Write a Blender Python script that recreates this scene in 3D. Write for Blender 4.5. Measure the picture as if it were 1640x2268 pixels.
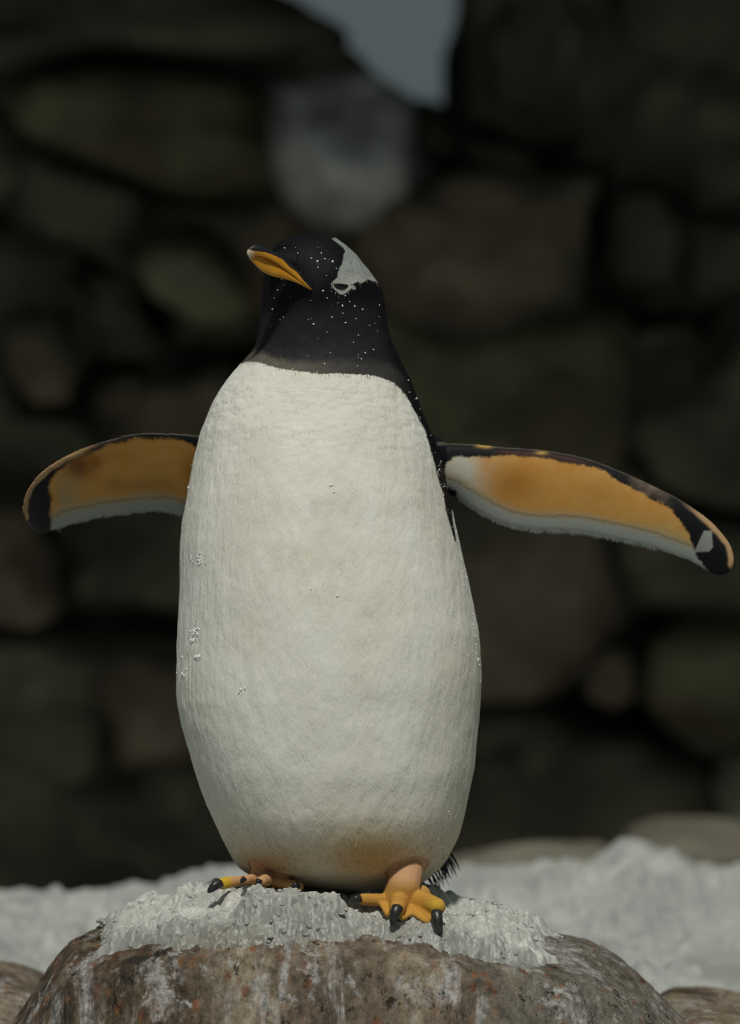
import bpy, math, random
import numpy as np
from mathutils import Vector
random.seed(7); rng = np.random.default_rng(11)
sc = bpy.context.scene
for o in list(bpy.data.objects): bpy.data.objects.remove(o)

# ------------------------------------------------------------------ camera, sky, sun, exposure
ZC, DC = 0.45, 5.0
cd = bpy.data.cameras.new('camera'); cam = bpy.data.objects.new('camera', cd)
sc.collection.objects.link(cam); sc.camera = cam
cam.location = (0, -DC, ZC); cam.rotation_euler = (math.pi/2, 0, 0)
cd.sensor_fit = 'HORIZONTAL'; cd.sensor_width = 24.0; cd.lens = 24.0*DC/0.82
cd.clip_end = 200
cd.dof.use_dof = True; cd.dof.focus_distance = DC-0.11; cd.dof.aperture_fstop = 2.9

w = bpy.data.worlds.new('sky'); sc.world = w; w.use_nodes = True
wn = w.node_tree.nodes; wl = w.node_tree.links
for n in list(wn): wn.remove(n)
wo = wn.new('ShaderNodeOutputWorld'); wb = wn.new('ShaderNodeBackground')
wt = wn.new('ShaderNodeTexCoord'); ws = wn.new('ShaderNodeSeparateXYZ'); wr = wn.new('ShaderNodeValToRGB')
wl.new(wt.outputs['Generated'], ws.inputs[0]); wl.new(ws.outputs['Z'], wr.inputs[0])
wr.color_ramp.elements[0].position = 0.0; wr.color_ramp.elements[0].color = (0.80, 1.0, 1.04, 1)
wr.color_ramp.elements[1].position = 1.0; wr.color_ramp.elements[1].color = (1.0, 1.16, 1.20, 1)
wl.new(wr.outputs[0], wb.inputs['Color']); wb.inputs['Strength'].default_value = 0.095
wl.new(wb.outputs[0], wo.inputs[0])

SUN_DIR = Vector((-0.01, -0.52, 0.855)).normalized()
sd = bpy.data.lights.new('sun', 'SUN'); sd.energy = 2.35; sd.angle = math.radians(4.0); sd.color = (1.0, 0.965, 0.88)
sun = bpy.data.objects.new('sun', sd); sc.collection.objects.link(sun)
sun.rotation_euler = SUN_DIR.to_track_quat('Z', 'Y').to_euler(); sun.location = (-2, -3, 5)

sc.view_settings.view_transform = 'Standard'; sc.view_settings.look = 'None'
sc.view_settings.exposure = 0.0; sc.view_settings.gamma = 1.0
sc.view_settings.use_curve_mapping = False

# ------------------------------------------------------------------ helpers
def P(px, py, y=0.0):
    """world point at depth y that the photograph shows at (px, py) of its 1640x2268 frame"""
    k = 0.0001*(DC+y)
    return np.array(((px-820)*k, y, ZC+(1134-py)*k))
def proj(v):
    k = 0.0001*(DC+v[:, 1])
    return np.stack((820+v[:, 0]/k, 1134-(v[:, 2]-ZC)/k), 1)

def vnoise(p, seed=0):
    p = np.asarray(p, float); i = np.floor(p).astype(np.int64); f = p-i; f = f*f*f*(f*(f*6-15)+10)
    def h(a, b, c):
        n = (a*73856093) ^ (b*19349663) ^ (c*83492791) ^ (seed*2654435761)
        n = (n ^ (n >> 13))*1274126177 & 0xffffffff
        n = (n ^ (n >> 16))*2246822519 & 0xffffffff
        return ((n ^ (n >> 15)) & 0xffffff)/float(0xffffff)
    x, y, z = i[:, 0], i[:, 1], i[:, 2]; fx, fy, fz = f[:, 0], f[:, 1], f[:, 2]
    r = 0
    for dx in (0, 1):
        for dy in (0, 1):
            for dz in (0, 1):
                wgt = (fx if dx else 1-fx)*(fy if dy else 1-fy)*(fz if dz else 1-fz)
                r = r+wgt*h(x+dx, y+dy, z+dz)
    return r*2-1
def fbm(p, oct=4, seed=0, gain=0.5):
    p = np.asarray(p, float); r = 0; a = 1; s = 0
    for k in range(oct):
        r = r+a*vnoise(p*(2.03**k)+k*17.3, seed+k); s += a; a *= gain
    return r/s
def sstep(a, b, x):
    t = np.clip((x-a)/(b-a), 0, 1); return t*t*(3-2*t)
def seg_dist(q, pts, closed=False):
    pts = np.asarray(pts, float); n = len(pts); best = np.full(len(q), 1e9)
    for k in range(n if closed else n-1):
        a = pts[k]; b = pts[(k+1) % n]; ab = b-a
        t = np.clip(((q-a)@ab)/(ab@ab+1e-9), 0, 1)
        best = np.minimum(best, np.hypot(*(q-(a+t[:, None]*ab)).T))
    return best
def sdf(q, poly):
    """signed distance in pixels, positive inside"""
    poly = np.asarray(poly, float); d = seg_dist(q, poly, True); ins = np.zeros(len(q), bool); n = len(poly)
    for k in range(n):
        a = poly[k]; b = poly[(k+1) % n]
        c = (a[1] > q[:, 1]) != (b[1] > q[:, 1])
        xx = (b[0]-a[0])*(q[:, 1]-a[1])/(b[1]-a[1]+1e-12)+a[0]
        ins ^= c & (q[:, 0] < xx)
    return np.where(ins, d, -d)

def mesh_obj(name, verts, faces, mat=None, parent=None, smooth=True):
    me = bpy.data.meshes.new(name); me.from_pydata([tuple(v) for v in verts], [], faces); me.update()
    if smooth: me.polygons.foreach_set('use_smooth', [True]*len(me.polygons))
    if mat: me.materials.append(mat)
    o = bpy.data.objects.new(name, me); sc.collection.objects.link(o)
    if parent: o.parent = parent
    return o
def grid_mesh_obj(name, V, mat, smooth=True):
    ny, nx, _ = V.shape
    idx = np.arange(ny*nx).reshape(ny, nx)
    F = np.stack((idx[:-1, :-1], idx[:-1, 1:], idx[1:, 1:], idx[1:, :-1]), -1).reshape(-1, 4)
    return np_mesh(name, V.reshape(-1, 3), F, mat, smooth)
def np_mesh(name, V, F, mat, smooth=True, parent=None):
    me = bpy.data.meshes.new(name); V = np.asarray(V, np.float32); F = np.asarray(F, np.int32); k = F.shape[1]
    me.vertices.add(len(V)); me.vertices.foreach_set('co', V.ravel())
    me.loops.add(F.size); me.loops.foreach_set('vertex_index', F.ravel())
    me.polygons.add(len(F)); me.polygons.foreach_set('loop_start', np.arange(0, F.size, k, dtype=np.int32))
    me.polygons.foreach_set('use_smooth', np.full(len(F), smooth))
    me.update(calc_edges=True); me.validate()
    me.materials.append(mat)
    o = bpy.data.objects.new(name, me); sc.collection.objects.link(o)
    if parent: o.parent = parent
    return o
def tag(o, label=None, cat=None, group=None, kind=None):
    for k, v in (('label', label), ('category', cat), ('group', group), ('kind', kind)):
        if v: o[k] = v
    return o
def loft(rings, cap=True):
    """rings: list of (n,3) arrays -> verts, faces"""
    n = len(rings[0]); V = np.concatenate(rings); F = []
    for r in range(len(rings)-1):
        for i in range(n):
            j = (i+1) % n; F.append((r*n+i, r*n+j, (r+1)*n+j, (r+1)*n+i))
    if cap:
        F.append(tuple(range(n))[::-1]); F.append(tuple((len(rings)-1)*n+i for i in range(n)))
    return V, F

class NT:
    """small node-material builder"""
    def __init__(s, name):
        s.m = bpy.data.materials.new(name); s.m.use_nodes = True
        s.n = s.m.node_tree.nodes; s.l = s.m.node_tree.links
        s.b = s.n['Principled BSDF']; s.out = s.n['Material Output']
        s.tc = s.n.new('ShaderNodeTexCoord')
    def put(s, sock, v):
        if hasattr(v, 'is_output') or isinstance(v, bpy.types.NodeSocket): s.l.new(v, sock)
        else: sock.default_value = v
    def map(s, scale=(1, 1, 1), rot=(0, 0, 0), src=None, loc=(0, 0, 0)):
        n = s.n.new('ShaderNodeMapping'); n.inputs['Scale'].default_value = scale
        n.inputs['Rotation'].default_value = rot; n.inputs['Location'].default_value = loc
        s.l.new(src or s.tc.outputs['Object'], n.inputs[0]); return n.outputs[0]
    def noise(s, scale, vec=None, detail=4, rough=0.5, dist=0):
        n = s.n.new('ShaderNodeTexNoise'); n.inputs['Scale'].default_value = scale
        n.inputs['Detail'].default_value = detail; n.inputs['Roughness'].default_value = rough
        n.inputs['Distortion'].default_value = dist
        s.l.new(vec or s.tc.outputs['Object'], n.inputs['Vector']); return n.outputs['Fac']
    def voro(s, scale, vec=None, feat='F1', rand=1):
        n = s.n.new('ShaderNodeTexVoronoi'); n.feature = feat; n.inputs['Scale'].default_value = scale
        n.inputs['Randomness'].default_value = rand
        s.l.new(vec or s.tc.outputs['Object'], n.inputs['Vector']); return n.outputs['Distance']
    def ramp(s, fac, stops, interp='LINEAR'):
        n = s.n.new('ShaderNodeValToRGB'); n.color_ramp.interpolation = interp; e = n.color_ramp.elements
        while len(e) < len(stops): e.new(0.5)
        for k, (p, c) in enumerate(stops):
            e[k].position = p; e[k].color = (c, c, c, 1) if isinstance(c, (int, float)) else (*c, 1)
        s.l.new(fac, n.inputs[0]); return n.outputs[0]
    def mix(s, fac, a, b, mode='MIX'):
        n = s.n.new('ShaderNodeMix'); n.data_type = 'RGBA'; n.blend_type = mode
        s.put(n.inputs[0], fac)
        for k, v in ((6, a), (7, b)): s.put(n.inputs[k], v if not isinstance(v, tuple) else (*v[:3], 1))
        return n.outputs[2]
    def math(s, op, a, b=0.0, c=0.0):
        n = s.n.new('ShaderNodeMath'); n.operation = op
        s.put(n.inputs[0], a); s.put(n.inputs[1], b); s.put(n.inputs[2], c); return n.outputs[0]
    def attr(s, name, out='Color'):
        n = s.n.new('ShaderNodeAttribute'); n.attribute_name = name; return n.outputs[out]
    def bump(s, h, strength, dist, normal=None):
        n = s.n.new('ShaderNodeBump'); n.inputs['Strength'].default_value = strength
        n.inputs['Distance'].default_value = dist; s.l.new(h, n.inputs['Height'])
        if normal: s.l.new(normal, n.inputs['Normal'])
        return n.outputs[0]
    def sep(s, src=None):
        n = s.n.new('ShaderNodeSeparateXYZ'); s.l.new(src or s.tc.outputs['Object'], n.inputs[0]); return n.outputs
    def fin(s, col, rough=0.8, normal=None, spec=0.3, **kw):
        s.put(s.b.inputs['Base Color'], (*col, 1) if isinstance(col, tuple) else col)
        s.put(s.b.inputs['Roughness'], rough); s.b.inputs['Specular IOR Level'].default_value = spec
        if normal: s.l.new(normal, s.b.inputs['Normal'])
        for k, v in kw.items(): s.put(s.b.inputs[k.replace('_', ' ')], v)
        return s.m

# ------------------------------------------------------------------ materials
def m_snow(name, col, lump=60, strength=0.5):
    t = NT(name)
    c = t.mix(t.ramp(t.noise(9, detail=5), [(0.35, 0.0), (0.65, 1.0)]), tuple(k*0.74 for k in col), col)
    h = t.math('ADD', t.noise(lump, detail=5, rough=0.6), t.math('MULTIPLY', t.noise(lump*6, detail=2), 0.25))
    return t.fin(c, 0.55, t.bump(h, strength, 0.01), 0.35, Subsurface_Weight=0.5, Subsurface_Scale=0.010, Subsurface_Radius=(1.0, 1.0, 1.0))
M_snow_far = m_snow('snow_drift', (0.45, 0.475, 0.455), 22, 0.5)
M_snow_near = m_snow('granular_snow', (0.40, 0.41, 0.38), 90, 0.35)

def m_snow_cap():
    t = NT('wet_granular_snow')
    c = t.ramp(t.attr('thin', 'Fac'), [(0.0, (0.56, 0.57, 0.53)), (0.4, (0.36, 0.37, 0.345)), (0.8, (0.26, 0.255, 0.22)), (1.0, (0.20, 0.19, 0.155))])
    c = t.mix(t.ramp(t.noise(26, detail=5), [(0.35, 0.0), (0.7, 0.35)]), c, (0.28, 0.29, 0.28))
    h = t.math('ADD', t.noise(110, detail=4, rough=0.6), t.math('MULTIPLY', t.voro(170), 0.6))
    return t.fin(c, 0.42, t.bump(h, 0.28, 0.005), 0.45, Subsurface_Weight=0.7, Subsurface_Scale=0.008, Subsurface_Radius=(1.0, 1.0, 1.0))
M_snow_cap = m_snow_cap()

def m_wall_rock(name, cols, rough=0.9):
    t = NT(name); oi = t.n.new('ShaderNodeObjectInfo')
    sh = t.n.new('ShaderNodeVectorMath'); sh.operation = 'ADD'; t.l.new(t.tc.outputs['Object'], sh.inputs[0])
    cmb = t.n.new('ShaderNodeCombineXYZ')
    for k in range(3): t.l.new(t.math('MULTIPLY', oi.outputs['Random'], 31.0+k*7), cmb.inputs[k])
    t.l.new(cmb.outputs[0], sh.inputs[1]); v = sh.outputs[0]
    n1 = t.ramp(t.noise(3.2, v, 5, 0.55), [(0.34, tuple(c*0.75 for c in cols[0])), (0.5, cols[1]), (0.66, tuple(c*1.1 for c in cols[2]))])
    n2 = t.mix(t.ramp(t.noise(14, v, 5, 0.6), [(0.4, 0.0), (0.7, 0.6)]), n1, tuple(c*0.55 for c in cols[1]))
    h = t.math('ADD', t.noise(9, v, 6, 0.6), t.math('MULTIPLY', t.noise(50, v, 4), 0.2))
    return t.fin(n2, rough, t.bump(h, 0.6, 0.05), 0.15)
M_rock_olive = m_wall_rock('olive_brown_rock', [(0.130, 0.108, 0.074), (0.189, 0.172, 0.103), (0.237, 0.219, 0.151)])
M_rock_brown = m_wall_rock('brown_rock', [(0.133, 0.103, 0.074), (0.198, 0.160, 0.112), (0.241, 0.207, 0.151)])
M_rock_dark = m_wall_rock('dark_grey_rock', [(0.097, 0.088, 0.067), (0.141, 0.129, 0.093), (0.179, 0.164, 0.120)])
M_rock_grey = m_wall_rock('pale_grey_rock', [(0.201, 0.201, 0.182), (0.383, 0.383, 0.362), (0.523, 0.523, 0.504)])
M_rock_back = m_wall_rock('shadowy_rock', [(0.053, 0.053, 0.045), (0.074, 0.068, 0.053), (0.091, 0.084, 0.068)])
M_rock_pale = m_wall_rock('buff_rock', [(0.26, 0.24, 0.18), (0.36, 0.335, 0.26), (0.42, 0.39, 0.31)])
M_rock_ledge = m_wall_rock('ledge_rock', [(0.12, 0.11, 0.085), (0.17, 0.16, 0.125), (0.21, 0.20, 0.16)])

def m_boulder(shift=0.0):
    t = NT('streaked_boulder_rock')
    st = t.map((1.0, 1.0, 0.22)); x = t.sep()[0]
    base = t.ramp(t.noise(9, st, 6, 0.65, 0.6), [(0.28, (0.060, 0.046, 0.032)), (0.42, (0.15, 0.118, 0.085)), (0.54, (0.27, 0.218, 0.150)), (0.68, (0.35, 0.31, 0.25))])
    grey = t.ramp(t.noise(16, st, 6, 0.65, 0.8), [(0.3, (0.065, 0.060, 0.045)), (0.5, (0.135, 0.130, 0.105)), (0.7, (0.21, 0.205, 0.185))])
    c = t.mix(t.ramp(t.math('ADD', x, t.math('MULTIPLY', t.noise(7), 0.12)), [(0.13+shift, 0.0), (0.22+shift, 0.85)]), base, grey)
    left = t.ramp(t.noise(22, t.map((1.6, 1.6, 0.20), (0, 0.45, 0)), 6, 0.7, 0.8), [(0.36, (0.024, 0.020, 0.016)), (0.5, (0.095, 0.068, 0.042)), (0.66, (0.20, 0.165, 0.125))])
    lm = t.ramp(t.math('ADD', x, t.math('MULTIPLY', t.noise(9), 0.12)), [(0.0, 1.0), (1.0, 0.0)])
    lmm = t.math('SMOOTHSTEP' if False else 'SUBTRACT', t.math('MULTIPLY', t.math('ADD', x, t.math('MULTIPLY', t.noise(9), 0.10)), -12.0), 0.95)
    lmc = t.n.new('ShaderNodeClamp'); t.l.new(lmm, lmc.inputs[0])
    c = t.mix(lmc.outputs[0], c, left)
    # rust spots
    rs = t.math('MULTIPLY', t.ramp(t.voro(60, t.map((1, 1, 0.62))), [(0.20, 1.0), (0.34, 0.0)]), t.ramp(t.noise(11, detail=3), [(0.44, 0.0), (0.52, 1.0)]))
    c = t.mix(t.math('MULTIPLY', rs, 0.85), c, (0.20, 0.085, 0.038))
    rs2 = t.math('MULTIPLY', t.ramp(t.voro(150, t.map((1, 1, 0.7))), [(0.16, 1.0), (0.3, 0.0)]), t.ramp(t.noise(17, detail=3), [(0.5, 0.0), (0.6, 1.0)]))
    c = t.mix(t.math('MULTIPLY', rs2, 0.7), c, (0.085, 0.045, 0.03))
    # pale bird-lime streaks running down
    wm = t.ramp(t.noise(13, t.map((2.2, 1.0, 0.38), (0, 0.1, 0)), 6, 0.7, 0.5), [(0.54, 0.0), (0.66, 0.85)])
    wf = t.ramp(t.noise(130, detail=3), [(0.38, 0.3), (0.55, 1.0)])
    c = t.mix(t.math('MULTIPLY', wm, wf), c, (0.46, 0.46, 0.46))
    wp = t.math('MULTIPLY', t.ramp(t.noise(19, detail=6, rough=0.75), [(0.565, 0.0), (0.63, 0.85)]), wf)
    c = t.mix(wp, c, (0.42, 0.42, 0.41))
    mt = t.ramp(t.noise(85, t.map((1, 1, 0.7)), 7, 0.75), [(0.36, 0.45), (0.5, 1.0), (0.64, 1.4)])
    c = t.mix(1.0, c, mt, 'MULTIPLY')
    # dark pits and seams
    dk = t.ramp(t.noise(34, t.map((1.3, 1.3, 0.6)), 8, 0.75, 0.4), [(0.34, 0.95), (0.40, 0.0)])
    c = t.mix(dk, c, (0.022, 0.018, 0.016))
    h = t.math('ADD', t.noise(45, st, 7, 0.7), t.math('MULTIPLY', t.noise(190, detail=5, rough=0.7), 0.35))
    h = t.math('SUBTRACT', h, t.math('MULTIPLY', dk, 0.5))
    return t.fin(c, 0.75, t.bump(h, 0.8, 0.008), 0.3)
M_boulder = m_boulder()

def m_plumage():
    t = NT('plumage_and_skin')
    fine = t.noise(1.0, t.map((900, 900, 170)), 3, 0.6)
    jit = t.math('ADD', t.math('MULTIPLY', t.math('SUBTRACT', fine, 0.5), 9.0), t.math('MULTIPLY', t.math('SUBTRACT', t.noise(320, detail=3), 0.5), 5.0))
    jit = t.math('MULTIPLY', jit, t.attr('jitter', 'Fac'))
    m = t.math('ADD', t.attr('m', 'Fac'), jit)
    mr = t.n.new('ShaderNodeMapRange'); mr.interpolation_type = 'SMOOTHSTEP'
    mr.inputs['From Min'].default_value = -1.6; mr.inputs['From Max'].default_value = 1.6; t.l.new(m, mr.inputs[0])
    light = mr.outputs[0]
    lc = t.mix(t.ramp(fine, [(0.3, 0.35), (0.6, 0.0)]), t.attr('col_light'), t.mix(1.0, t.attr('col_light'), (0.80, 0.79, 0.76), 'MULTIPLY'))
    c = t.mix(light, t.attr('col_dark'), lc)
    lumps = t.math('MULTIPLY', t.noise(1.0, t.map((230, 230, 95)), 4, 0.6, 0.6), 1.6)
    h = t.math('ADD', t.math('MULTIPLY', fine, 0.9), lumps)
    h = t.math('MULTIPLY', h, t.attr('feather', 'Fac'))
    rough = t.mix(light, (0.62, 0.62, 0.62), (0.8, 0.8, 0.8))
    return t.fin(c, rough, t.bump(h, 0.35, 0.0016), 0.16)
M_plumage = m_plumage()

def m_beak(name, dark_top):
    t = NT(name); m = t.attr('m', 'Fac')
    j = t.math('ADD', m, t.math('MULTIPLY', t.math('SUBTRACT', t.noise(420, detail=3), 0.5), 3.0))
    mr = t.n.new('ShaderNodeMapRange'); mr.inputs['From Min'].default_value = -1.2; mr.inputs['From Max'].default_value = 1.2
    t.l.new(j, mr.inputs[0])
    oc = t.ramp(t.noise(60, detail=4), [(0.35, (0.50, 0.215, 0.012)), (0.65, (0.62, 0.28, 0.02))])
    oc = t.mix(t.attr('tip', 'Fac'), oc, (0.60, 0.50, 0.36))
    c = t.mix(mr.outputs[0], (0.012, 0.013, 0.016), oc)
    return t.fin(c, 0.42, t.bump(t.noise(300, detail=3), 0.15, 0.001), 0.4)
M_beak = m_beak('orange_and_black_bill', True)
t = NT('dark_eye'); M_eye = t.fin((0.006, 0.005, 0.004), 0.25, None, 0.4)
t = NT('black_claw'); M_claw = t.fin(t.ramp(t.noise(160), [(0.3, (0.012, 0.012, 0.012)), (0.7, (0.035, 0.036, 0.034))]), 0.38, None, 0.5)
t = NT('black_tail_plume'); M_tail = t.fin((0.030, 0.030, 0.032), 0.6, None, 0.3)
t = NT('ice_fleck'); M_fleck = t.fin((0.85, 0.88, 0.88), 0.2, None, 0.6)

# ------------------------------------------------------------------ rock wall behind (setting)
def stone_mesh(name, poly, y_front, depth, mat, parent, seed=0, rings=11, npt=56, amp=0.42, rough=0.055, grow=1.0):
    """a rounded boulder whose face fills the given outline, y_front = nearest depth"""
    poly = np.asarray(poly, float); n = len(poly)
    nxt = np.roll(poly, -1, 0); seg = np.hypot(*(nxt-poly).T); cum = np.concatenate(([0], np.cumsum(seg)))
    s = np.linspace(0, cum[-1], npt, endpoint=False); out = []
    for v in s:
        k = min(np.searchsorted(cum, v, side='right')-1, n-1); f = (v-cum[k])/max(seg[k], 1e-6)
        out.append(poly[k]*(1-f)+nxt[k]*f)
    out = np.array(out)
    for _ in range(2): out = (np.roll(out, 1, 0)+2*out+np.roll(out, -1, 0))/4
    cpx = out.mean(0); ym = y_front+depth*0.5
    if grow != 1: dd = out-cpx; out = cpx+dd*(1+(grow-1)*160/(np.hypot(*dd.T)[:, None]+40))
    W = np.array([P(a, b, ym) for a, b in out]); c = P(cpx[0], cpx[1], ym)
    R = []
    angs = np.concatenate((np.linspace(0.06, math.pi/2, rings), np.linspace(math.pi/2, math.pi-0.1, 5)[1:]))
    for a in angs:
        k = math.sin(a)**amp; yy = -math.copysign(abs(math.cos(a))**0.75, math.cos(a))
        r = c+(W-c)*k; r[:, 1] = ym+yy*depth*0.5; R.append(r)
    V, F = loft(R)
    q = V*np.array((1, 1, 1)); nz = fbm(q*4+seed*3.1, 4, seed)+0.9*fbm(q*1.7+seed*1.1, 2, seed+7)
    d = V-c; d /= (np.linalg.norm(d, axis=1)[:, None]+1e-6)
    V = V+d*nz[:, None]*rough*2.2
    ce = V.mean(0); o = mesh_obj(name, V-ce, F, mat, parent); o.location = ce
    return o

back_y = 4.64
gx = np.linspace(-3.2, 3.2, 260); gz = np.linspace(-1.4, 3.0, 60)
# backing mass of the wall: its top follows the outline seen against the sky gap
def wall_top(x):
    px = 820+x/(0.0001*(DC+4.45))
    return np.interp(px, [-3000, -600, 540, 560, 690, 790, 830, 900, 1000, 1022, 1034, 1042, 2400, 4000], [-900, -500, -120, 30, 85, 115, 170, 245, 325, 340, 130, -500, -700, -900])
zt = ZC+(1134-wall_top(gx))*0.0001*(DC+4.45)
U, Wz = np.meshgrid(gx, np.linspace(0, 1, 180))
Z = -1.4+(zt[None, :]+1.4)*Wz
uz = np.stack((U.ravel()*3, Z.ravel()*3, 0*U.ravel()), 1)
Y = 4.50+0.30*fbm(uz, 5, 3).reshape(U.shape)
pq = proj(np.stack((U.ravel(), np.full(U.size, 4.5), Z.ravel()), 1))
for crev, wd_ in (([(1300,400),(1285,560),(1310,720)],42), ([(900,700),(1100,728),(1300,745),(1560,700)],24), ([(790,450),(850,560),(870,690)],42), ([(420,800),(560,790),(640,770)],40),
                  ([(-300,1370),(0,1362),(200,1375),(420,1370),(650,1380)],42), ([(1000,1530),(1250,1540),(1420,1595),(1640,1598),(1900,1590)],36), ([(1310,745),(1330,900),(1320,1010),(1340,1250)],34),
                  ([(890,240),(905,400),(1180,400)],26), ([(1040,300),(1150,350),(1260,350)],24), ([(-20,350),(30,480),(60,700)],40), ([(150,560),(330,700),(210,860)],36), ([(120,1100),(130,1340)],34), ([(640,360),(700,440)],24)):
    dd_ = seg_dist(pq, crev).reshape(U.shape); Y = Y+0.30*np.exp(-(dd_/wd_)**2)
front = np.stack((U, Y, Z), -1); backf = front.copy(); backf[..., 1] = 5.3
Vw = np.concatenate((front, backf[::-1]), 0)
wall = grid_mesh_obj('wall_back', Vw, M_rock_dark); tag(wall, 'dark stacked rock wall behind the penguin with a gap of grey sky', kind='structure')

O, B, D, G = M_rock_olive, M_rock_brown, M_rock_dark, M_rock_grey
stones = [
 ([(-260,-60),(300,-90),(560,-30),(690,45),(790,66),(830,118),(760,150),(600,150),(300,150),(0,168),(-260,200)], 4.30, .7, D),
 ([(-10,185),(320,160),(600,170),(640,250),(668,360),(655,440),(520,480),(330,450),(200,400),(60,320)], 4.32, .7, O),
 ([(-260,210),(-30,190),(50,330),(40,470),(-120,560),(-260,520)], 4.42, .6, D),
 ([(630,200),(700,160),(800,150),(850,170),(905,230),(900,330),(888,420),(800,452),(720,415),(680,350)], 4.22, .7, G),
 ([(905,245),(1000,280),(1060,310),(1180,345),(1170,400),(1000,405),(915,400)], 4.50, .5, B),
 ([(1044,-60),(1180,-90),(1330,-60),(1340,120),(1300,250),(1200,335),(1100,315),(1042,280)], 4.40, .6, D),
 ([(1350,-60),(1640,-90),(1900,-60),(1900,180),(1660,260),(1440,230),(1340,150)], 4.36, .6, D),
 ([(1200,350),(1310,262),(1440,250),(1500,330),(1480,400),(1330,410),(1240,410)], 4.52, .5, D),
 ([(1500,260),(1660,275),(1900,200),(1900,430),(1700,480),(1520,480),(1490,400)], 4.40, .6, D),
 ([(840,440),(1000,418),(1270,428),(1255,520),(1232,690),(1120,716),(1000,706),(880,668),(838,560)], 4.22, .75, B),
 ([(1330,430),(1430,415),(1500,500),(1510,640),(1450,700),(1340,695),(1300,600)], 4.38, .6, D),
 ([(1520,500),(1700,490),(1900,450),(1900,640),(1640,660),(1540,690),(1520,620)], 4.42, .6, D),
 ([(860,715),(1000,722),(1150,742),(1280,755),(1290,860),(1276,985),(1100,1010),(960,1000),(900,900)], 4.24, .7, O),
 ([(1330,725),(1450,722),(1560,700),(1560,800),(1480,870),(1400,900),(1335,860)], 4.40, .6, B),
 ([(1400,920),(1500,880),(1640,715),(1900,680),(1900,1080),(1640,1120),(1450,1100),(1385,1010)], 4.30, .7, D),
 ([(1330,1000),(1380,1050),(1450,1130),(1640,1150),(1900,1130),(1900,1400),(1640,1400),(1450,1400),(1350,1350),(1320,1150)], 4.34, .7, D),
 ([(960,1020),(1100,1025),(1290,1000),(1300,1150),(1310,1350),(1290,1460),(1160,1500),(980,1480),(900,1250)], 4.34, .7, B),
 ([(1290,1440),(1350,1400),(1420,1430),(1425,1560),(1350,1592),(1270,1560)], 4.26, .6, B),
 ([(1450,1430),(1540,1418),(1640,1420),(1800,1430),(1800,1570),(1640,1585),(1500,1595),(1445,1550)], 4.28, .6, O),
 ([(1000,1600),(1250,1630),(1540,1655),(1560,1760),(1520,1890),(1250,1960),(1000,1960),(900,1780)], 4.36, .7, D),
 ([(1580,1660),(1700,1625),(1900,1600),(1900,1950),(1640,1950),(1540,1860)], 3.98, .8, M_rock_pale),
 ([(60,340),(190,410),(310,460),(350,540),(200,560),(80,520),(40,430)], 4.40, .6, D),
 ([(330,540),(450,525),(540,600),(590,680),(560,740),(440,765),(350,680),(300,600)], 4.24, .7, O),
 ([(340,465),(520,490),(655,455),(700,430),(800,470),(830,600),(800,760),(620,760),(610,660),(540,580),(450,500)], 4.46, .55, B),
 ([(-260,580),(-100,570),(60,540),(180,580),(160,700),(40,740),(-260,730)], 4.44, .6, D),
 ([(60,730),(120,720),(180,820),(170,900),(100,900),(40,800)], 4.24, .65, B),
 ([(190,600),(300,620),(340,700),(420,780),(380,830),(260,830),(190,760)], 4.46, .5, D),
 ([(250,840),(400,850),(520,800),(600,850),(600,1000),(420,1010),(280,980),(230,900)], 4.38, .6, B),
 ([(-260,760),(0,760),(40,900),(120,930),(200,930),(250,1000),(180,1100),(-260,1080)], 4.46, .55, D),
 ([(-260,1110),(-60,1110),(100,1120),(120,1230),(110,1350),(-60,1360),(-260,1340)], 4.22, .7, B),
 ([(140,1120),(300,1090),(480,1060),(520,1200),(480,1330),(300,1345),(160,1330),(130,1220)], 4.44, .6, D),
 ([(-260,1400),(0,1385),(200,1410),(210,1560),(190,1720),(0,1750),(-260,1720)], 4.40, .6, D),
 ([(230,1400),(420,1395),(600,1400),(620,1600),(420,1700),(260,1720),(220,1560)], 4.36, .7, B),
 ([(-260,1770),(0,1775),(200,1760),(420,1740),(620,1740),(620,1990),(200,2000),(-260,2030)], 4.46, .6, D),
 ([(600,1020),(900,1030),(950,1250),(960,1500),(640,1560),(540,1300)], 4.44, .6, D),
 ([(640,1600),(980,1540),(960,1960),(640,1980)], 4.44, .6, D),
]
for k, (poly, yf, dp, m) in enumerate(stones):
    stone_mesh('stone', poly, yf, dp, m, wall, seed=k+1, grow=1.0 if k in (0, 4, 5) else (1.06 if k == 3 else 1.12))
# stones of the wall that go on outside the frame, left and right
for side in (-1, 1):
    for r in range(7):
        for c in range(3):
            x0 = (-1500+c*420) if side < 0 else (1920+c*420); y0 = -300+r*350
            a, b = random.uniform(330, 400), random.uniform(280, 335)
            pl = [(x0, y0), (x0+a*.5, y0-18), (x0+a, y0+20), (x0+a+12, y0+b*.5), (x0+a-20, y0+b), (x0+a*.5, y0+b+12), (x0, y0+b-14), (x0-15, y0+b*.5)]
            stone_mesh('stone', pl, random.uniform(4.3, 4.5), .6, random.choice((D, D, B, O)), wall, seed=100+r*3+c)

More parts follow.
